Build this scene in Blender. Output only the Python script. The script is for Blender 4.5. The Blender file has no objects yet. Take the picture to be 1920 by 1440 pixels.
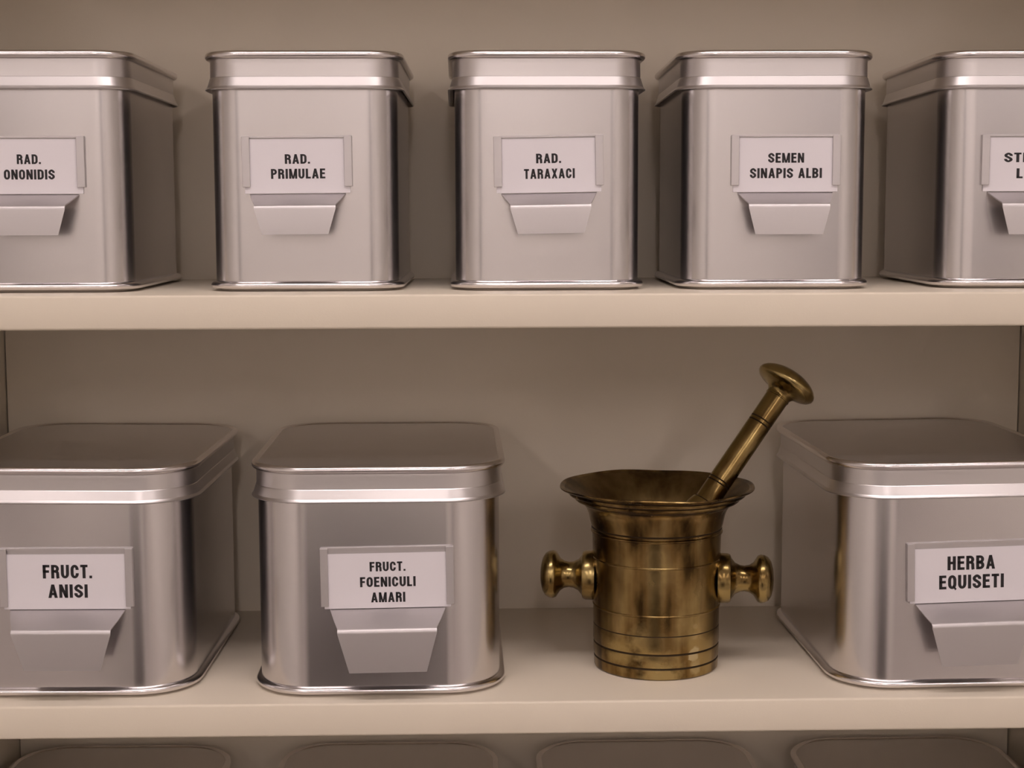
import bpy, bmesh, math, random
from mathutils import Vector, Matrix
random.seed(7)
S = bpy.context.scene
COL = S.collection
PI = math.pi

# ------------------------------------------------------------------ camera
# shelf fronts lie in the plane y = 0, depth runs to +y, the floor is z = 0
def make_camera():
    f_px, pitch, yaw, roll = 2970.4, 0.1074, 0.0237, 0.0032
    cy, sy, cp, sp, cr, sr = math.cos(yaw), math.sin(yaw), math.cos(pitch), math.sin(pitch), math.cos(roll), math.sin(roll)
    f0, r0, d0 = Vector((sy, cy, 0)), Vector((cy, -sy, 0)), Vector((0, 0, -1))
    fw = f0 * cp + d0 * sp
    dn = d0 * cp - f0 * sp
    rt = r0 * cr + dn * sr
    dn2 = dn * cr - r0 * sr
    cd = bpy.data.cameras.new('camera')
    cd.sensor_fit = 'HORIZONTAL'; cd.sensor_width = 36.0
    cd.lens = f_px / 1920 * 36.0
    cd.clip_start = 0.02; cd.clip_end = 50
    co = bpy.data.objects.new('camera', cd); COL.objects.link(co)
    up = -dn2
    m = Matrix((( rt.x, up.x, -fw.x, 0), (rt.y, up.y, -fw.y, -1.0), (rt.z, up.z, -fw.z, 1.5), (0, 0, 0, 1)))
    co.matrix_world = m
    S.camera = co
make_camera()

# ------------------------------------------------------------------ world, exposure
w = bpy.data.worlds.new('world'); S.world = w; w.use_nodes = True
w.node_tree.nodes['Background'].inputs['Color'].default_value = (0.9, 0.92, 1.0, 1)
w.node_tree.nodes['Background'].inputs['Strength'].default_value = 0.1
S.view_settings.view_transform = 'Standard'
S.view_settings.look = 'None'
S.view_settings.gamma = 1.0
S.view_settings.use_curve_mapping = False
S.view_settings.exposure = 0.0
LAMP_COLOR = (1.0, 0.87, 0.85)
LAMP_POWER = 16.8           # emission strength of the ceiling diffusers
# ceiling luminaires: (x, y, size along x, size along y)
LAMPS = [(0.05, -0.62, 1.5, 0.15), (-1.25, -3.30, 0.18, 2.4), (0.05, -3.30, 0.18, 2.4), (1.35, -3.30, 0.18, 2.4)]

# ------------------------------------------------------------------ materials
def mat(name, col, rough=0.5, metal=0.0, spec=0.5, emit=None, strength=0.0):
    m = bpy.data.materials.new(name); m.use_nodes = True
    b = m.node_tree.nodes['Principled BSDF']
    b.inputs['Base Color'].default_value = (*col, 1)
    b.inputs['Roughness'].default_value = rough
    b.inputs['Metallic'].default_value = metal
    b.inputs['Specular IOR Level'].default_value = spec
    if emit:
        b.inputs['Emission Color'].default_value = (*emit, 1)
        b.inputs['Emission Strength'].default_value = strength
    return m

def noise(m, scale, detail=3, vec=None, stretch=(1, 1, 1)):
    nt = m.node_tree
    tc = nt.nodes.new('ShaderNodeTexCoord'); mp = nt.nodes.new('ShaderNodeMapping')
    mp.inputs['Scale'].default_value = stretch
    n = nt.nodes.new('ShaderNodeTexNoise'); n.inputs['Scale'].default_value = scale; n.inputs['Detail'].default_value = detail
    nt.links.new(tc.outputs['Object'], mp.inputs['Vector']); nt.links.new(mp.outputs['Vector'], n.inputs['Vector'])
    return n

def ramp(m, src, stops):
    r = m.node_tree.nodes.new('ShaderNodeValToRGB')
    e = r.color_ramp.elements
    while len(e) < len(stops): e.new(0.5)
    for k, (p, c) in enumerate(stops):
        e[k].position = p; e[k].color = (*c, 1) if len(c) == 3 else c
    m.node_tree.links.new(src, r.inputs['Fac'])
    return r

def bsdf(m): return m.node_tree.nodes['Principled BSDF']

def bump(m, src, strength, dist):
    b = m.node_tree.nodes.new('ShaderNodeBump')
    b.inputs['Strength'].default_value = strength; b.inputs['Distance'].default_value = dist
    m.node_tree.links.new(src, b.inputs['Height'])
    m.node_tree.links.new(b.outputs['Normal'], bsdf(m).inputs['Normal'])

def tin_metal(name, col, rough, wave):
    m = mat(name, col, rough, 1.0)
    n = noise(m, 16, 2)
    mr = m.node_tree.nodes.new('ShaderNodeMapRange')
    mr.inputs['To Min'].default_value = rough - 0.02; mr.inputs['To Max'].default_value = rough + 0.03
    m.node_tree.links.new(n.outputs['Fac'], mr.inputs['Value'])
    m.node_tree.links.new(mr.outputs['Result'], bsdf(m).inputs['Roughness'])
    if wave:
        n2 = noise(m, 11, 0)
        bump(m, n2.outputs['Fac'], 1.0, wave)
    return m

M = {}
M['tin'] = tin_metal('satin_tinplate', (0.63, 0.61, 0.615), 0.24, 0.0)
M['tin_low'] = tin_metal('satin_tinplate_wide', (0.70, 0.675, 0.68), 0.23, 0.0003)
M['lid'] = tin_metal('satin_lid', (0.66, 0.635, 0.635), 0.35, 0.0)
M['rim'] = mat('polished_tin_rim', (0.78, 0.75, 0.75), 0.24, 1.0)
M['holder'] = mat('aluminium_sheet', (0.60, 0.575, 0.58), 0.46, 1.0)
M['card'] = mat('white_card', (0.80, 0.765, 0.80), 0.55)
M['ink'] = mat('black_ink', (0.012, 0.010, 0.012), 0.5)

def laminate():
    m = mat('cream_laminate', (0.79, 0.715, 0.58), 0.42, 0, 0.4)
    n = noise(m, 9, 4)
    r = ramp(m, n.outputs['Fac'], [(0.3, (0.785, 0.705, 0.580)), (0.7, (0.815, 0.735, 0.605))])
    m.node_tree.links.new(r.outputs['Color'], bsdf(m).inputs['Base Color'])
    n2 = noise(m, 900, 2)
    bump(m, n2.outputs['Fac'], 0.15, 0.0003)
    return m
M['laminate'] = laminate()

def brass(name, cols, rough=(0.15, 0.34), worn=None):
    """turned brass with blotchy tarnish and painted vertical streaks that imitate room reflections"""
    m = mat(name, cols[1], 0.3, 1.0)
    nt = m.node_tree
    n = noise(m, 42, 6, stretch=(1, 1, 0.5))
    st_ = noise(m, 75, 3, stretch=(1, 1, 0.05))  # streaks put the room's upright reflections into the brass colour
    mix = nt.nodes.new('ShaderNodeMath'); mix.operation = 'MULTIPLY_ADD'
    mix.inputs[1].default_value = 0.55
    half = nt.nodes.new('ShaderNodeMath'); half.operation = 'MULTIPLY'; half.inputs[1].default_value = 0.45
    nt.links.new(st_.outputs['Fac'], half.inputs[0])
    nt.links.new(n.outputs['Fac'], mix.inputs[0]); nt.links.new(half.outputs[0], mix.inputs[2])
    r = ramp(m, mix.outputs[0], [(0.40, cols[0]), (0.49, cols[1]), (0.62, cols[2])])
    out = r.outputs['Color']
    tc = nt.nodes.new('ShaderNodeTexCoord')
    for (px, py, pz), rad, soft, col in (worn or []):
        # bare, worn patch with a ragged outline
        off = nt.nodes.new('ShaderNodeVectorMath'); off.operation = 'DISTANCE'
        off.inputs[1].default_value = (px, py, pz)
        nt.links.new(tc.outputs['Object'], off.inputs[0])
        nn = noise(m, 170, 3)
        ad = nt.nodes.new('ShaderNodeMath'); ad.operation = 'MULTIPLY_ADD'; ad.inputs[1].default_value = rad * 1.6
        nt.links.new(nn.outputs['Fac'], ad.inputs[0]); nt.links.new(off.outputs['Value'], ad.inputs[2])
        mr = nt.nodes.new('ShaderNodeMapRange')
        mr.inputs['From Min'].default_value = rad * (1.65 + soft); mr.inputs['From Max'].default_value = rad * (1.65 - soft)
        nt.links.new(ad.outputs[0], mr.inputs['Value'])
        mx_ = nt.nodes.new('ShaderNodeMix'); mx_.data_type = 'RGBA'
        nt.links.new(mr.outputs['Result'], mx_.inputs[0]); nt.links.new(out, mx_.inputs[6])
        mx_.inputs[7].default_value = (*col, 1)
        out = mx_.outputs[2]
    nt.links.new(out, bsdf(m).inputs['Base Color'])
    n2 = noise(m, 70, 4)
    mr = nt.nodes.new('ShaderNodeMapRange'); mr.inputs['To Min'].default_value = rough[0]; mr.inputs['To Max'].default_value = rough[1]
    nt.links.new(n2.outputs['Fac'], mr.inputs['Value']); nt.links.new(mr.outputs['Result'], bsdf(m).inputs['Roughness'])
    n3 = noise(m, 240, 3)
    bump(m, n3.outputs['Fac'], 0.2, 0.0003)
    return m
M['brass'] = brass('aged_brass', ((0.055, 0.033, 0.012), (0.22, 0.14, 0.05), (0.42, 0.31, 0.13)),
                   worn=[((-0.006, -0.044, 0.0260), 0.0110, 0.5, (0.38, 0.28, 0.115)), ((-0.024, -0.036, 0.0180), 0.0110, 0.5, (0.40, 0.30, 0.125)), ((0.006, -0.043, 0.0030), 0.0140, 0.5, (0.42, 0.32, 0.14)),
                         ((0.0262, -0.0348, 0.0165), 0.0052, 0.12, (0.62, 0.52, 0.31)), ((0.0280, -0.0335, 0.0080), 0.0050, 0.25, (0.54, 0.43, 0.22)), ((0.0275, -0.0345, 0.0290), 0.0028, 0.3, (0.50, 0.38, 0.18)),
                         ((0.0275, -0.0345, 0.0360), 0.0020, 0.3, (0.50, 0.38, 0.18))])
M['brass_bright'] = brass('rubbed_brass', ((0.17, 0.11, 0.04), (0.37, 0.275, 0.11), (0.50, 0.40, 0.19)), (0.14, 0.30))
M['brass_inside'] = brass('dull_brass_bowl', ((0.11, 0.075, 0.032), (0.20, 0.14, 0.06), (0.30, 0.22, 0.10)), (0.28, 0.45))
M['groove'] = mat('dark_tarnish', (0.05, 0.03, 0.012), 0.6, 0.6)

M['wall'] = mat('wall_paint', (0.88, 0.85, 0.80), 0.8)
M['ceil'] = mat('ceiling_paint', (0.86, 0.84, 0.82), 0.9)
def floor_mat():
    m = mat('linoleum', (0.42, 0.38, 0.35), 0.5)
    n = noise(m, 25, 5)
    r = ramp(m, n.outputs['Fac'], [(0.3, (0.38, 0.345, 0.32)), (0.7, (0.46, 0.415, 0.38))])
    m.node_tree.links.new(r.outputs['Color'], bsdf(m).inputs['Base Color'])
    return m
M['floor'] = floor_mat()
M['dark_wood'] = mat('dark_stained_wood', (0.045, 0.032, 0.035), 0.4)
M['lamp'] = mat('lamp_diffuser', (0.9, 0.9, 0.9), 0.5, emit=LAMP_COLOR, strength=LAMP_POWER)
M['white_metal'] = mat('white_enamel', (0.75, 0.73, 0.72), 0.4)
M['steel'] = mat('brushed_steel', (0.6, 0.58, 0.56), 0.3, 1.0)

# ------------------------------------------------------------------ mesh helpers
def obj(name, bm, m, parent=None, loc=(0, 0, 0), rot=(0, 0, 0), smooth=True, angle=32, recalc=True):
    me = bpy.data.meshes.new(name)
    if recalc: bmesh.ops.recalc_face_normals(bm, faces=bm.faces[:])
    bm.to_mesh(me); bm.free()
    for mm in (m if isinstance(m, (list, tuple)) else [m]): me.materials.append(mm)
    if smooth:
        for p in me.polygons: p.use_smooth = True
        me.set_sharp_from_angle(angle=math.radians(angle))
    o = bpy.data.objects.new(name, me); COL.objects.link(o)
    o.location = loc; o.rotation_euler = rot
    if parent: o.parent = parent
    return o

def empty(name, loc, rz=0.0):
    o = bpy.data.objects.new(name, None); COL.objects.link(o)
    o.empty_display_size = 0.03
    o.location = loc; o.rotation_euler = (0, 0, rz)
    return o

def tag(o, label, cat, group=None):
    o['label'] = label; o['category'] = cat
    if group: o['group'] = group
    return o

def box(bm, x0, x1, y0, y1, z0, z1, bevel=0.0, seg=2, mi=0):
    vs = [bm.verts.new(p) for p in ((x0, y0, z0), (x1, y0, z0), (x1, y1, z0), (x0, y1, z0), (x0, y0, z1), (x1, y0, z1), (x1, y1, z1), (x0, y1, z1))]
    fs = [bm.faces.new([vs[i] for i in f]) for f in ((3, 2, 1, 0), (4, 5, 6, 7), (0, 1, 5, 4), (1, 2, 6, 5), (2, 3, 7, 6), (3, 0, 4, 7))]
    for f in fs: f.material_index = mi
    if bevel > 0:
        es = set(e for f in fs for e in f.edges)
        bmesh.ops.bevel(bm, geom=list(es), offset=bevel, segments=seg, affect='EDGES', profile=0.5)

def rring(bm, W, D, R, z, n=10):
    """one ring of a rounded rectangle W x D centred on the origin"""
    out = []
    hx, hy = W / 2, D / 2
    R = min(R, hx - 1e-4, hy - 1e-4)
    for cx, cy, a0 in ((hx - R, -hy + R, -PI / 2), (hx - R, hy - R, 0), (-hx + R, hy - R, PI / 2), (-hx + R, -hy + R, PI)):
        for k in range(n + 1):
            a = a0 + PI / 2 * k / n
            out.append(bm.verts.new((cx + R * math.cos(a), cy + R * math.sin(a), z)))
    return out

def sweep_rr(bm, W, D, R, prof, n=10, cap0=False, cap1=False, closed=False):
    """sweep a profile [(outward offset, z)] round a rounded rectangle"""
    rings = [rring(bm, W + 2 * o, D + 2 * o, max(R + o, 0.001), z, n) for o, z in prof]
    N = len(rings[0])
    pairs = list(zip(rings, rings[1:])) + ([(rings[-1], rings[0])] if closed else [])
    for a, b in pairs:
        for k in range(N):
            bm.faces.new((a[k], a[(k + 1) % N], b[(k + 1) % N], b[k]))
    if cap0: bm.faces.new(list(reversed(rings[0])))
    if cap1: bm.faces.new(rings[-1])
    return rings

def circ_prof(co, cz, r, n=12, a0=0.0):
    return [(co + r * math.cos(a0 + 2 * PI * k / n), cz + r * math.sin(a0 + 2 * PI * k / n)) for k in range(n)]

def lathe(bm, prof, n=64, cap0=False, cap1=False, closed=False, mats=None):
    rings = []
    for r, z in prof:
        rings.append([bm.verts.new((r * math.cos(2 * PI * k / n), r * math.sin(2 * PI * k / n), z)) for k in range(n)])
    pairs = list(zip(rings, rings[1:])) + ([(rings[-1], rings[0])] if closed else [])
    for i, (a, b) in enumerate(pairs):
        for k in range(n):
            f = bm.faces.new((a[k], a[(k + 1) % n], b[(k + 1) % n], b[k]))
            if mats: f.material_index = mats[i]
    if cap0: bm.faces.new(list(reversed(rings[0])))
    if cap1: bm.faces.new(rings[-1])
    return rings

def spline(pts, per=6):
    """Catmull-Rom through 2-D points"""
    out = []
    P = [pts[0]] + list(pts) + [pts[-1]]
    for i in range(1, len(P) - 2):
        p0, p1, p2, p3 = P[i - 1:i + 3]
        for k in range(per):
            t = k / per
            out.append(tuple(0.5 * (2 * p1[j] + (p2[j] - p0[j]) * t + (2 * p0[j] - 5 * p1[j] + 4 * p2[j] - p3[j]) * t * t
                       + (3 * p1[j] - p0[j] - 3 * p2[j] + p3[j]) * t ** 3) for j in range(2)))
    out.append(tuple(pts[-1]))
    return out

# ------------------------------------------------------------------ condensed bold lettering drawn as strokes
T = 0.225            # stroke weight (cap height = 1)
TH = 0.185           # weight of horizontal strokes
def arc(cx, cy, rx, ry, a0, a1, n=8):
    return [(cx + rx * math.cos(math.radians(a0 + (a1 - a0) * k / n)), cy + ry * math.sin(math.radians(a0 + (a1 - a0) * k / n))) for k in range(n + 1)]
def bar(x0, y0, x1, y1): return ('q', [(x0, y0), (x1, y0), (x1, y1), (x0, y1)])
def quad(*p): return ('q', list(p))
def st(p, closed=False): return ('s', p, closed)
h, v = T / 2, TH / 2
def bowl(x0, w_, y0, y1):
    """right-hand bowl from (x0,y1) round to (x0,y0)"""
    rx = min(w_ - h - x0 - 0.05, (y1 - y0) / 2 - v, 0.22); ry = (y1 - y0) / 2 - v
    ry = min(ry, 0.22)
    return st([(x0, y1 - v)] + arc(w_ - h - rx, y1 - v - ry, rx, ry, 90, 0) + arc(w_ - h - rx, y0 + v + ry, rx, ry, 0, -90) + [(x0, y0 + v)])
def stadium(w_): 
    rx, ry = w_ / 2 - h, 0.27
    return arc(w_ / 2, 1 - v - ry, rx, ry, 0, 180, 12) + arc(w_ / 2, v + ry, rx, ry, 180, 360, 12)
def glyph(c):
    w_ = 0.60
    stem = bar(0, 0, T, 1)
    if c == 'A':
        w_ = 0.66; s = T * 0.98
        return w_, [quad((0, 0), (s, 0), (w_ / 2 + 0.085, 1), (w_ / 2 - 0.105, 1)), quad((w_ - s, 0), (w_, 0), (w_ / 2 + 0.105, 1), (w_ / 2 - 0.085, 1)), bar(0.15, 0.2, w_ - 0.15, 0.2 + TH * 0.95)]
    if c == 'B': return w_, [stem, bowl(0.1, w_, 0, 0.58), bowl(0.1, w_ - 0.02, 0.44, 1)]
    if c == 'C':
        rx, ry = w_ / 2 - h, 0.27
        return w_, [st([(w_ - h, 0.62)] + arc(w_ / 2, 1 - v - ry, rx, ry, 0, 180, 12) + arc(w_ / 2, v + ry, rx, ry, 180, 360, 12) + [(w_ - h, 0.38)])]
    if c == 'D': return w_, [stem, bowl(0.1, w_, 0, 1)]
    if c == 'E': return 0.52, [stem, bar(0, 0, 0.52, TH), bar(0, 1 - TH, 0.51, 1), bar(0, 0.43, 0.48, 0.43 + TH)]
    if c == 'F': return 0.50, [stem, bar(0, 1 - TH, 0.50, 1), bar(0, 0.42, 0.46, 0.42 + TH)]
    if c == 'H': return w_, [stem, bar(w_ - T, 0, w_, 1), bar(0, 0.43, w_, 0.43 + TH)]
    if c == 'I': return T, [stem]
    if c == 'L': return 0.48, [stem, bar(0, 0, 0.48, TH)]
    if c == 'M':
        w_ = 0.78; s = T * 0.92
        return w_, [bar(0, 0, s, 1), bar(w_ - s, 0, w_, 1), quad((0.02, 1), (w_ / 2 - 0.10, 0), (w_ / 2 + 0.06, 0), (0.23, 1)), quad((w_ - 0.02, 1), (w_ - 0.23, 1), (w_ / 2 - 0.06, 0), (w_ / 2 + 0.10, 0))]
    if c == 'N': return 0.62, [bar(0, 0, T * 0.95, 1), bar(0.62 - T * 0.95, 0, 0.62, 1), quad((0, 1), (0.22, 1), (0.62, 0), (0.40, 0))]
    if c == 'O': return w_, [st(stadium(w_), True)]
    if c == 'P': return w_ - 0.02, [stem, bowl(0.1, w_ - 0.02, 0.40, 1)]
    if c == 'Q': return w_, [st(stadium(w_), True), quad((0.30, 0.20), (0.40, 0.30), (0.62, 0.0), (0.52, -0.10))]
    if c == 'R': return w_, [stem, bowl(0.1, w_ - 0.02, 0.43, 1), st([(0.30, 0.5), (0.40, 0.49), (0.46, 0.43), (0.475, 0.33), (0.48, 0.12), (0.505, 0.0)])]
    if c == 'S':
        c_ = [(w_ - h, 0.66), (w_ - h - 0.005, 0.78), (w_ / 2, 1 - v), (h + 0.005, 0.77), (h + 0.03, 0.62), (w_ / 2, 0.51), (w_ - h - 0.03, 0.38), (w_ - h - 0.002, 0.23), (w_ / 2, v), (h + 0.002, 0.22), (h, 0.35)]
        return w_, [st(spline(c_, 6))]
    if c == 'T': return 0.54, [bar(0.27 - h, 0, 0.27 + h, 1), bar(0, 1 - TH, 0.54, 1)]
    if c == 'U':
        rx, ry = w_ / 2 - h, 0.27
        return w_, [st([(h, 1)] + arc(w_ / 2, v + ry, rx, ry, 180, 360, 12) + [(w_ - h, 1)])]
    if c == 'X': return 0.62, [quad((0, 0), (0.22, 0), (0.62, 1), (0.40, 1)), quad((0.40, 0), (0.62, 0), (0.22, 1), (0, 1))]
    if c == '.': return 0.20, [bar(0, 0, 0.20, 0.20)]
    return 0.40, []          # space

def stroke_quads(p, closed):
    n = len(p); L = []
    for i in range(n):
        a = p[i - 1] if (i > 0 or closed) else p[i]
        b = p[(i + 1) % n] if (i < n - 1 or closed) else p[i]
        d1 = Vector((p[i][0] - a[0], p[i][1] - a[1])); d2 = Vector((b[0] - p[i][0], b[1] - p[i][1]))
        d = (d1.normalized() if d1.length > 1e-7 else Vector((0, 0))) + (d2.normalized() if d2.length > 1e-7 else Vector((0, 0)))
        if d.length < 1e-6: d = d2 if d2.length > d1.length else d1
        d.normalize()
        nx, ny = -d.y, d.x
        wt = math.hypot(h * nx, v * ny)
        L.append(((p[i][0] + nx * wt, p[i][1] + ny * wt), (p[i][0] - nx * wt, p[i][1] - ny * wt)))
    m = n if closed else n - 1
    return [[L[i][0], L[i][1], L[(i + 1) % n][1], L[(i + 1) % n][0]] for i in range(m)]

def text_line(bm, s, cx, z0, width, height, y, space=0.115):
    polys, x = [], 0.0
    for c in s:
        gw, parts = glyph(c)
        for p in parts:
            for q in ([p[1]] if p[0] == 'q' else stroke_quads(p[1], p[2])):
                polys.append([(x + a, b) for a, b in q])
        x += gw + (space if c != ' ' else 0)
    tot = x - space
    for q in polys:
        vs = [bm.verts.new((cx - width / 2 + a / tot * width, y, z0 + b * height)) for a, b in q]
        f = bm.faces.new(vs); f.normal_update()
        if f.normal.y > 0: f.normal_flip()

# ------------------------------------------------------------------ tins
def make_tin(name, spec, loc, rz, label, cat, group, lines=None, holder_dx=0.0, holder_roll=0.0, card_gap=None, lid_roll=0.0, pull=None, card=True):
    """a lidded tin: body > base_rim; lid > rolled_rim; label_holder > pull_tab; label_card > lettering"""
    W, D, H, R = spec['W'], spec['D'], spec['H'], spec['R']
    met = M[spec['mat']]
    t = empty(name, loc, rz)
    tag(t, label, cat, group)
    # body: open wall with a closed bottom
    bm = bmesh.new()
    zl = H - spec['lid']
    sweep_rr(bm, W, D, R, [(-0.004, 0.0026), (-0.0006, 0.0026), (0.0, 0.0032), (0.0, 0.03), (0, zl * 0.6), (0.0, zl - 0.0004), (0.0, zl + 0.014), (-0.0006, zl + 0.014)], 14, cap0=True)
    body = obj('body', bm, met, t)
    # rolled foot rim
    bm = bmesh.new()
    pr = [(0.0001, 0.0064), (0.0010, 0.0060), (0.0022, 0.0055), (0.0032, 0.0047), (0.0036, 0.0036), (0.0034, 0.0025), (0.0026, 0.0016), (0.0012, 0.0013), (-0.0022, 0.0013), (-0.0028, 0.0), (-0.0048, 0.0), (-0.0048, 0.0020), (-0.0014, 0.0064)]
    sweep_rr(bm, W, D, R, pr, 14, closed=True)
    obj('base_rim', bm, M['rim'], body)
    # lid
    bm = bmesh.new()
    band = spec['band']
    oh = spec['oh']                     # how far the lid stands proud of the body
    pr = [(0.0008, zl + 0.0035), (oh - 0.0006, zl + 0.0004), (oh + 0.0002, zl - 0.0002), (oh + 0.0008, zl + 0.0001), (oh + 0.0009, zl + 0.0006), (oh + 0.0004, zl + 0.0011)]
    # straight flare up to the crease, then the upright wall
    w0 = oh - 0.0021
    for k in range(1, 7):
        a = k / 6
        pr.append((oh - 0.0021 * a, zl + 0.0011 + (band - 0.0011) * a))
    pr += [(w0 - 0.0003, zl + band + 0.0004), (w0 - 0.0004, H - 0.0075), (w0 - 0.0003, H - 0.0048)]
    top = H - 0.0012
    pr += [(0.0006, H - 0.0022), (0.0002, top), (-0.004, top + 0.0001), (-0.02, top + 0.0004)]
    sweep_rr(bm, W, D, R, pr, 14, cap1=True)
    lid = obj('lid', bm, M['lid'], t, rot=(0, lid_roll, 0), angle=13)
    bm = bmesh.new()
    sweep_rr(bm, W, D, R, [(o, z) for o, z in circ_prof(oh - 0.0018, H - 0.0026, 0.0026, 14)], 14, closed=True)
    obj('rolled_rim', bm, M['rim'], lid)
    if spec.get('plain'): return t
    # label holder on the front face
    hw, hz0, hz1, rw = spec['hw'], spec['hz0'], spec['hz1'], spec['rail']
    yF = -D / 2
    zc = (hz0 + hz1) / 2
    bm = bmesh.new()
    box(bm, -hw / 2, hw / 2, yF - 0.0006, yF + 0.0002, hz0 - zc, hz1 - zc)                 # back plate
    for sgn in (-1, 1):
        xo = sgn * hw / 2; xi = sgn * (hw / 2 - rw)
        box(bm, min(xo, xi), max(xo, xi), yF - 0.0026, yF - 0.0019, hz0 - zc, hz1 - zc, 0.0002, 1)      # folded rail
        e0, e1 = sorted((xo, xo - sgn * 0.0008))
        box(bm, e0, e1, yF - 0.0024, yF - 0.0003, hz0 - zc, hz1 - zc)
    box(bm, -hw / 2 + 0.0003, hw / 2 - 0.0003, yF - 0.0020, yF - 0.0003, hz1 - zc - 0.0009, hz1 - zc + 0.0003)       # turned top edge
    # short strip below the rails that carries the pull
    cz = spec['cz0']; cw = spec['cw']
    box(bm, -cw / 2, cw / 2, yF - 0.0007, yF + 0.0002, cz - zc, hz0 - zc + 0.001)
    hold = obj('label_holder', bm, M['holder'], t, loc=(holder_dx, 0, zc), rot=(0, holder_roll, 0))
    # pull tab: slopes outwards, bends and drops
    p = dict(spec['pull']); p.update(pull or {})
    path = [(0.0006, cz - 0.0003, p['w0']), (p['p1'] * 0.5, cz + (p['z1'] - cz) * 0.5, (p['w0'] + p['w1']) / 2)]
    r_ = 0.0022
    A, B_, C_ = Vector((0.0006, cz)), Vector((p['p1'], p['z1'])), Vector((p['p2'], p['z2']))
    d1 = (B_ - A).normalized(); d2 = (C_ - B_).normalized()
    for k in range(7):
        s = k / 6
        q = (B_ - d1 * r_) * (1 - s) ** 2 + B_ * 2 * s * (1 - s) + (B_ + d2 * r_) * s ** 2
        path.append((q.x, q.y, p['w1']))
    path.append((p['p2'], p['z2'], p['w2']))
    th = 0.0008
    bm = bmesh.new()
    rows = []
    for i, (po, pz, ww) in enumerate(path):
        a = Vector(path[max(i - 1, 0)][:2]); b = Vector(path[min(i + 1, len(path) - 1)][:2])
        d = (b - a).normalized(); nrm = Vector((-d.y, d.x))
        if nrm.x < 0 and nrm.y < 0: nrm = -nrm
        dx = p.get('skew', 0.0) * i / (len(path) - 1)
        outer = [(x + dx, yF - po, pz - zc) for x in (-ww / 2, -ww / 6, ww / 6, ww / 2)]
        inner = [(x + dx, yF - (po - nrm.x * th), pz - nrm.y * th - zc) for x in (-ww / 2, -ww / 6, ww / 6, ww / 2)]
        rows.append(([bm.verts.new(q) for q in outer], [bm.verts.new(q) for q in inner]))
    for (o0, i0), (o1, i1) in zip(rows, rows[1:]):
        for k in range(3):
            bm.faces.new((o0[k], o0[k + 1], o1[k + 1], o1[k])); bm.faces.new((i0[k + 1], i0[k], i1[k], i1[k + 1]))
        bm.faces.new((o0[0], o1[0], i1[0], i0[0])); bm.faces.new((o0[3], i0[3], i1[3], o1[3]))
    for o_, i_ in (rows[0], rows[-1]):
        for k in range(3): bm.faces.new((o_[k], o_[k + 1], i_[k + 1], i_[k]))
    obj('pull_tab', bm, M['holder'], hold, angle=50)
    if not card: return t
    # card behind the rails
    bm = bmesh.new()
    ct = hz1 - (card_gap if card_gap is not None else spec['gap'])
    box(bm, -cw / 2, cw / 2, yF - 0.0013, yF - 0.0009, cz - zc, ct - zc)
    # the part between the rails bows slightly forward, in front of them at the foot
    cd = obj('label_card', bm, M['card'], t, loc=(holder_dx, 0, zc), rot=(0, holder_roll, 0), smooth=False)
    cd['label'] = 'white card with black printed capitals'
    if lines:
        bm = bmesh.new()
        for s, cx, z0, wd, ht in lines:
            text_line(bm, s, cx - holder_dx, z0 - zc, wd, ht, yF - 0.00136)
        obj('lettering', bm, M['ink'], cd, smooth=False, recalc=False)
    return t

ZU, ZL, ZB = 1.4494, 1.1847, 0.9250           # tops of the shelves
TALL = dict(oh=0.0036, W=0.1220, D=0.186, H=0.1552, R=0.021, lid=0.0245, band=0.0078, mat='tin',
            hw=0.0715, hz0=1.5173 - ZU, hz1=1.5498 - ZU, rail=0.0052, cz0=1.5131 - ZU, cw=0.0684, gap=0.0016,
            pull=dict(w0=0.0625, w1=0.0522, w2=0.0430, p1=0.019, z1=1.5050 - ZU, p2=0.0190, z2=1.4866 - ZU))
WIDE = dict(oh=0.0034, W=0.1610, D=0.2175, H=0.1527, R=0.036, lid=0.0238, band=0.0080, mat='tin_low',
            hw=0.0868, hz0=1.2453 - ZL, hz1=1.2838 - ZL, rail=0.0050, cz0=1.2436 - ZL, cw=0.0825, gap=0.0038,
            pull=dict(w0=0.0755, w1=0.0640, w2=0.0500, p1=0.020, z1=1.2335 - ZL, p2=0.0185, z2=1.2052 - ZL))

GU = 'tall metal tins on the upper shelf'
GL = 'wide metal tins on the lower shelf'
GB = 'metal tins below the lower shelf'
def tall(cx, yf, rz, label, lines, width=None, **k):
    sp = dict(TALL)
    fx, fy = cx - math.sin(rz) * sp['D'] / 2, yf + math.cos(rz) * sp['D'] / 2      # cx, yf: centre of the front face
    if width: sp['W'] = width
    ls = [(s, x - cx, z - ZU, w_, h_) for s, x, z, w_, h_ in lines]
    return make_tin('tin', sp, (fx, fy, ZU + 0.0003), rz, label, 'tin', GU, ls, **k)
def wide(cx, yf, rz, label, lines, **k):
    fx, fy = cx - math.sin(rz) * WIDE['D'] / 2, yf + math.cos(rz) * WIDE['D'] / 2
    ls = [(s, x - cx, z - ZL, w_, h_) for s, x, z, w_, h_ in lines]
    return make_tin('tin', WIDE, (fx, fy, ZL + 0.0003), rz, label, 'tin', GL, ls, **k)

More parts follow.
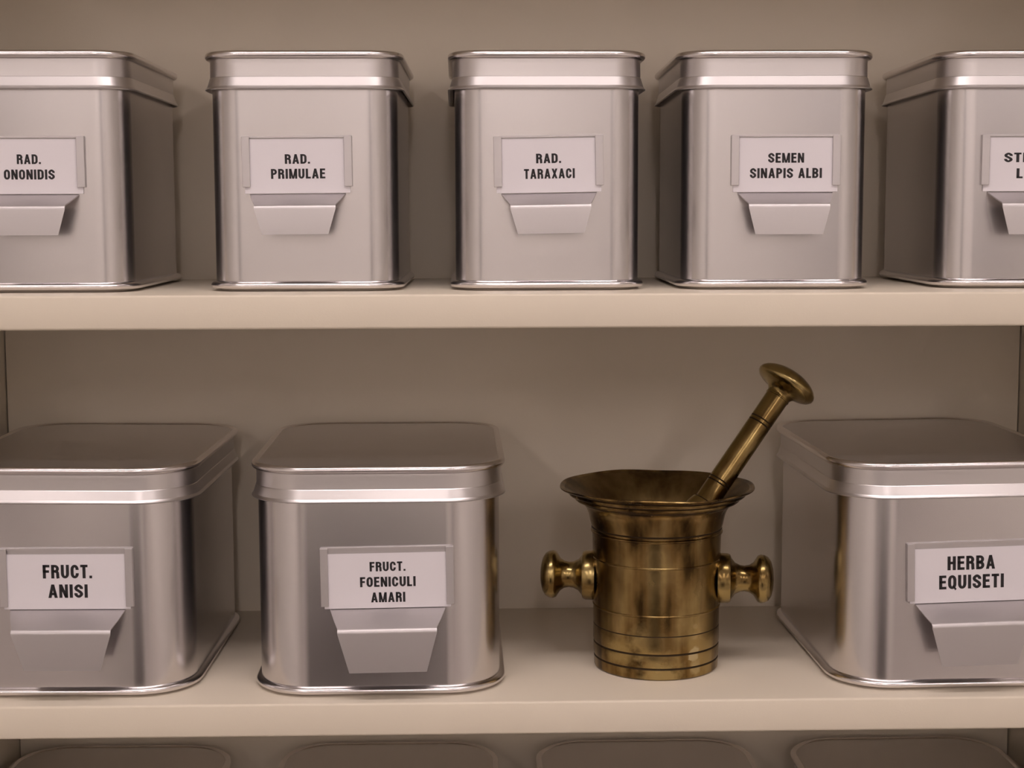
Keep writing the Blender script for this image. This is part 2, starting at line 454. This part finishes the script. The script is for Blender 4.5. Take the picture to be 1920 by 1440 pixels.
# ------------------------------------------------------------------ the room (behind and around the camera)
def struct(name, bm, m, parent=None, **k):
    o = obj(name, bm, m, parent, **k)
    if not parent: o['kind'] = 'structure'
    return o
X0, X1, Y0, Y1, ZC = -2.3, 2.4, -4.8, 0.30, 2.55
bm = bmesh.new(); box(bm, X0 - .1, X1 + .1, Y0 - .1, Y1 + .1, -0.1, 0.0); struct('floor', bm, M['floor'], smooth=False)
bm = bmesh.new(); box(bm, X0 - .1, X1 + .1, Y0 - .1, Y1 + .1, ZC, ZC + .1); struct('ceiling', bm, M['ceil'], smooth=False)
for nm, a in (('wall_back', (X0 - .1, X1 + .1, Y1, Y1 + .1)), ('wall_front', (X0 - .1, X1 + .1, Y0 - .1, Y0)),
              ('wall_left', (X0 - .1, X0, Y0, Y1)), ('wall_right', (X1, X1 + .1, Y0, Y1))):
    bm = bmesh.new(); box(bm, *a, 0.0, ZC); struct(nm, bm, M['wall'], smooth=False)
# added unseen dark posts that draw thin dark lines in the tins' reflections
for i, px in enumerate((-2.10, 1.40)):
    bm = bmesh.new(); box(bm, px - 0.15, px + 0.15, Y0, Y0 + 0.12, 0.0, ZC, 0.004)
    struct('reflection_post_%d' % (i + 1), bm, M['dark_wood'])
# added unseen cupboard to darken the reflections in the wide tins
prop = empty('reflection_prop', (-0.22, -2.4, 0)); tag(prop, 'added unseen dark cupboard standing opposite the shelves', 'reflection_prop')
bm = bmesh.new(); box(bm, -0.42, 0.42, -0.2, 0.18, 0.0, 0.90); box(bm, -0.44, 0.44, -0.2, 0.20, 0.90, 0.93, 0.003); obj('carcass', bm, M['dark_wood'], prop)
for sx in (-1, 1):
    bm = bmesh.new(); box(bm, min(0.01 * sx, 0.41 * sx), max(0.01 * sx, 0.41 * sx), 0.181, 0.2, 0.06, 0.89, 0.003)
    d = obj('door', bm, M['dark_wood'], prop)
    bm = bmesh.new(); lathe(bm, [(0.004, 0), (0.005, 0.01), (0.012, 0.018), (0.011, 0.024), (0.002, 0.027)], 20, True, True)
    obj('knob', bm, M['steel'], d, loc=(0.05 * sx, 0.2, 0.6), rot=(-PI / 2, 0, 0))
# ceiling luminaires
for i, (lx, ly, ll, lw) in enumerate(LAMPS):
    L = empty('ceiling_light', (lx, ly, ZC))
    tag(L, ('long fluorescent ceiling light just in front of the shelves', 'left one of three parallel ceiling lights running away from the shelves',
            'middle one of three parallel ceiling lights running away from the shelves', 'right one of three parallel ceiling lights running away from the shelves')[i], 'ceiling light', 'fluorescent ceiling lights')
    bm = bmesh.new(); box(bm, -ll / 2, ll / 2, -lw / 2, lw / 2, -0.06, -0.0005, 0.006); obj('housing', bm, M['white_metal'], L)
    bm = bmesh.new(); box(bm, -ll / 2 + .02, ll / 2 - .02, -lw / 2 + .02, lw / 2 - .02, -0.075, -0.0595, 0.004); obj('diffuser', bm, M['lamp'], L)

# ------------------------------------------------------------------ the shelving cabinet
XL, XR, YB, TS = -0.3682, 0.4345, 0.2459, 0.0218
cab = empty('shelving_unit', (0.031, 0.0, 0.0))
tag(cab, 'cream laminate open shelving unit holding metal tins and a brass mortar', 'shelving')
cab_x = 0.031
def cpart(name, a, bev=0.0, seg=2):
    bm = bmesh.new(); box(bm, a[0] - cab_x, a[1] - cab_x, *a[2:], bev, seg)
    return obj(name, bm, M['laminate'], cab, angle=50)
cpart('side_panel', (XL - 0.019, XL, 0.0, YB + 0.016, 0.0, 2.2), 0.0008)
cpart('side_panel', (XR, XR + 0.019, 0.0, YB + 0.016, 0.0, 2.2), 0.0008)
cpart('back_panel', (XL + 0.0011, XR - 0.0011, YB, YB + 0.006, 0.05, 2.18))
for zt in (2.2, 1.7430, ZU, ZL, ZB, 0.66, 0.10):
    top = zt
    cpart('shelf', (XL + 0.0003, XR - 0.0003, 0.0, YB - 0.0002, top - TS, top), 0.0016, 3)
cpart('plinth', (XL + 0.0003, XR - 0.0003, 0.03, 0.048, 0.0, 0.10 - TS))

# ------------------------------------------------------------------ tins on the upper shelf
R_ = math.radians
tall(-0.2858, 0.0400, R_(0.1), 'tall silver tin, leftmost on the upper shelf, card reading RAD. ONONIDIS',
     [('RAD.', -0.2867, 1.5322, 0.0154, 0.0062), ('ONONIDIS', -0.2867, 1.5223, 0.0326, 0.0064)], holder_dx=-0.0007,
     pull=dict(p1=0.019, p2=0.0190))
tall(-0.1110, 0.0440, R_(-0.4), 'tall silver tin on the upper shelf with card reading RAD. PRIMULAE',
     [('RAD.', -0.1144, 1.5321, 0.0163, 0.0062), ('PRIMULAE', -0.1141, 1.5225, 0.0353, 0.0064)], holder_dx=-0.0036, holder_roll=R_(-0.4),
     pull=dict(p1=0.021, p2=0.0212, w2=0.0425))
tall(0.0490, 0.0430, R_(0.6), 'tall silver tin in the middle of the upper shelf, card reading RAD. TARAXACI',
     [('RAD.', 0.0490, 1.5321, 0.0163, 0.0062), ('TARAXACI', 0.0494, 1.5221, 0.0332, 0.0064)], holder_dx=0.0, holder_roll=R_(-0.9))
tall(0.1990, 0.0430, R_(-1.2), 'tall silver tin on the upper shelf with card reading SEMEN SINAPIS ALBI',
     [('SEMEN', 0.2046, 1.5320, 0.0235, 0.0063), ('SINAPIS ALBI', 0.2046, 1.5220, 0.0471, 0.0065)], holder_dx=0.0053,
     pull=dict(w1=0.0525, w2=0.0438, z2=1.4856 - ZU))
tall(0.3665, 0.0440, R_(-1.9), width=0.1140, label='tall silver tin, rightmost on the upper shelf, its card cut off after STR',
     lines=[('STROBULI', 0.3715, 1.5320, 0.0450, 0.0062), ('LUPULI', 0.3725, 1.5215, 0.0305, 0.0065)], holder_dx=0.0032,
     pull=dict(z2=1.4850 - ZU))

# ------------------------------------------------------------------ tins on the lower shelf
wide(-0.2700, 0.0205, R_(-1.0), 'wide silver tin, leftmost on the lower shelf, card reading FRUCT. ANISI',
     [('FRUCT.', -0.2658, 1.2641, 0.0320, 0.0090), ('ANISI', -0.2658, 1.2512, 0.0257, 0.0089)], holder_dx=0.0035, lid_roll=R_(0.45), pull=dict(z2=1.2072 - ZL, w2=0.0490))
wide(-0.0643, 0.0165, R_(0.6), 'wide silver tin left of the brass mortar, card reading FRUCT. FOENICULI AMARI',
     [('FRUCT.', -0.0574, 1.2680, 0.0233, 0.0063), ('FOENICULI', -0.0574, 1.2577, 0.0362, 0.0066), ('AMARI', -0.0574, 1.2474, 0.0223, 0.0066)],
     holder_dx=0.0066, holder_roll=R_(-0.6))
wide(0.3225, 0.0190, R_(1.4), 'wide silver tin right of the brass mortar, card reading HERBA EQUISETI',
     [('HERBA', 0.3266, 1.2652, 0.0318, 0.0093), ('EQUISETI', 0.3268, 1.2525, 0.0433, 0.0093)],
     holder_dx=0.0045, holder_roll=R_(-1.3), lid_roll=R_(-0.5))

# ------------------------------------------------------------------ tins in the compartment below: only their lids show
BOT = ['wide tin below the lower shelf, leftmost of the four whose lids just show',
       'wide tin below the lower shelf, second from left of the four lids showing',
       'wide tin below the lower shelf, third from left, under the brass mortar',
       'wide tin below the lower shelf, rightmost of the four whose lids just show']
def copy_tree(o, parent=None):
    c = o.copy(); COL.objects.link(c)
    if parent: c.parent = parent
    for ch in list(o.children): copy_tree(ch, c)
    return c
b0 = None
for (cx, cy, rz), lb in zip(((-0.2770, 0.1245, -0.8), (-0.0680, 0.1255, 0.0), (0.1315, 0.1255, 0.5), (0.3320, 0.1250, 0.6)), BOT):
    if b0 is None:
        o = b0 = make_tin('tin', WIDE, (cx, cy, ZB), R_(rz), lb, 'tin', GB, card=False)
    else:
        o = copy_tree(b0)
    o.location = (cx, cy, ZB + 0.0003); o.rotation_euler = (0, 0, R_(rz)); o['label'] = lb

# ------------------------------------------------------------------ brass mortar
mx, my = 0.1262, 0.0848
mo = empty('mortar', (mx, my, ZL + 0.0002), R_(-8))
tag(mo, 'old brass mortar with flared rim and two knob handles on the lower shelf', 'mortar')
# outer wall, turned mouldings and grooves (r, z, material of the strip that follows)
def groove(r, z, wd=0.0007, dp=0.0006): return [(r, z - wd, 1), (r - dp, z - wd * 0.3, 1), (r - dp, z + wd * 0.3, 1), (r, z + wd, 0)]
def ridge(r, z, wd=0.0008, hp=0.0005): return [(r, z - wd, 0), (r + hp, z - wd * 0.3, 0), (r + hp, z + wd * 0.3, 0), (r, z + wd, 0)]
P = [(0.0395, 0.0, 0), (0.0425, 0.0002, 0), (0.0432, 0.0010, 0)]
P += groove(0.0434, 0.0078) + [(0.0436, 0.0100, 0), (0.0438, 0.0150, 0)] + groove(0.0437, 0.0176) + [(0.0440, 0.0196, 0)]
P += groove(0.0438, 0.0303, 0.0004, 0.0003) + ridge(0.0440, 0.0440) + [(0.0442, 0.06, 0)] + ridge(0.0444, 0.0770) + [(0.0446, 0.088, 0), (0.0448, 0.0925, 0)]
P += ridge(0.0450, 0.0955, 0.0010, 0.0008) + groove(0.0454, 0.0985, 0.0006, 0.0005) + [(0.0458, 0.1005, 0), (0.0465, 0.1035, 0), (0.0474, 0.1075, 0), (0.0488, 0.1112, 0), (0.0505, 0.1136, 0), (0.0522, 0.1152, 0)]
P += [(0.0530, 0.1155, 1), (0.0532, 0.1163, 0), (0.0560, 0.1169, 0), (0.0573, 0.1180, 0), (0.0575, 0.1192, 0), (0.0572, 0.1195, 1), (0.0576, 0.1203, 0), (0.0604, 0.1208, 0), (0.0615, 0.1218, 0), (0.0617, 0.1229, 0),
      (0.0614, 0.1232, 1), (0.0618, 0.1239, 0), (0.0645, 0.1246, 0), (0.0664, 0.1255, 0), (0.0674, 0.1263, 0), (0.0672, 0.1270, 0), (0.0663, 0.1272, 0)]
NI = len(P)
P += [(0.0640, 0.1262, 2), (0.0600, 0.1240, 2), (0.0550, 0.1205, 2), (0.0505, 0.1165, 2), (0.0465, 0.1115, 2), (0.0430, 0.1050, 2), (0.0405, 0.0970, 2), (0.0390, 0.0870, 2), (0.0380, 0.07, 2), (0.0372, 0.045, 2), (0.0360, 0.030, 2), (0.0320, 0.019, 2), (0.0240, 0.0125, 2), (0.0120, 0.0098, 2), (0.0020, 0.0092, 2)]
bm = bmesh.new()
lathe(bm, [(a, b) for a, b, c in P], 128, cap0=True, cap1=True, mats=[c for a, b, c in P])
bm.faces.ensure_lookup_table()
bm.faces[-1].material_index = 2
# hand-worn rim: nudge the lip a little
for vtx in bm.verts:
    if vtx.co.z > 0.118:
        a = math.atan2(vtx.co.y, vtx.co.x)
        vtx.co.z += (0.0004 * math.sin(3 * a + 0.6) + 0.0003 * math.sin(7 * a)) * (vtx.co.z - 0.118) / 0.009
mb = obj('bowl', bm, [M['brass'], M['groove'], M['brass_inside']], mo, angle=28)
for sgn in (-1, 1):
    pr = [(0.0010, 0.0425), (0.0168, 0.0425), (0.0174, 0.0445), (0.0172, 0.0495), (0.0164, 0.0512), (0.0142, 0.0520), (0.0110, 0.0545), (0.0093, 0.0580), (0.0089, 0.0610),
          (0.0096, 0.0645), (0.0114, 0.0672), (0.0142, 0.0690), (0.0160, 0.0702), (0.0168, 0.0722), (0.0165, 0.0748), (0.0150, 0.0775), (0.0120, 0.0795), (0.0070, 0.0808), (0.0015, 0.0812)]
    bm = bmesh.new(); lathe(bm, pr, 48, True, True)
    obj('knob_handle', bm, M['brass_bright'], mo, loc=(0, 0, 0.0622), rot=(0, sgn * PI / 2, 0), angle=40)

# ------------------------------------------------------------------ brass pestle leaning in the mortar
Tp = Vector((0.2205, 0.112, ZL + 0.0 + (1.5 - 0.1218 - 1.1847)))
Ap = Vector((0.1716, 0.0945, 1.5 - 0.1878))
ax = (Tp - Ap).normalized()
LEN = 0.1600
tip = Tp - ax * LEN
pe = empty('pestle', tip)
pe.rotation_mode = 'QUATERNION'
pe.rotation_quaternion = ax.to_track_quat('Z', 'Y')
tag(pe, 'brass pestle with mushroom knob leaning out of the mortar', 'pestle')
bm = bmesh.new()
lathe(bm, [(0.0010, 0.0), (0.0065, 0.0010), (0.0110, 0.0040), (0.0130, 0.0090), (0.0132, 0.0150), (0.0128, 0.04), (0.0118, 0.0520), (0.0104, 0.0565), (0.0098, 0.0580)], 48, True, True)
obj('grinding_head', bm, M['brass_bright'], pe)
bm = bmesh.new()
s0, s1 = 0.0575, LEN - 0.0105
pp = [(0.0086, s0, 0), (0.0090, s0 + 0.0008, 1), (0.0086, s0 + 0.0014, 0)]
for z in (LEN - 0.0862, LEN - 0.0838, LEN - 0.0342, LEN - 0.0312):
    pp += [(0.0084, z - 0.0005, 1), (0.0079, z, 1), (0.0084, z + 0.0005, 0)]
pp += [(0.0085, s1, 0)]
lathe(bm, [(a, b) for a, b, c in pp], 48, True, True, mats=[c for a, b, c in pp])
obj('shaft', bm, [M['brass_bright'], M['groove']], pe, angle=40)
bm = bmesh.new()
z0 = LEN - 0.0115
lathe(bm, [(0.0084, z0), (0.0090, z0 + 0.0004), (0.0090, z0 + 0.0012), (0.0087, z0 + 0.0018), (0.0093, z0 + 0.0036), (0.0112, z0 + 0.0058), (0.0145, z0 + 0.0072), (0.0180, z0 + 0.0080),
           (0.0205, z0 + 0.0092), (0.0220, z0 + 0.0110), (0.0223, z0 + 0.0126), (0.0217, z0 + 0.0144), (0.0198, z0 + 0.0166), (0.0168, z0 + 0.0186), (0.0125, z0 + 0.0204), (0.0080, z0 + 0.0214), (0.0040, z0 + 0.0219), (0.0008, z0 + 0.0220)], 64, True, True)
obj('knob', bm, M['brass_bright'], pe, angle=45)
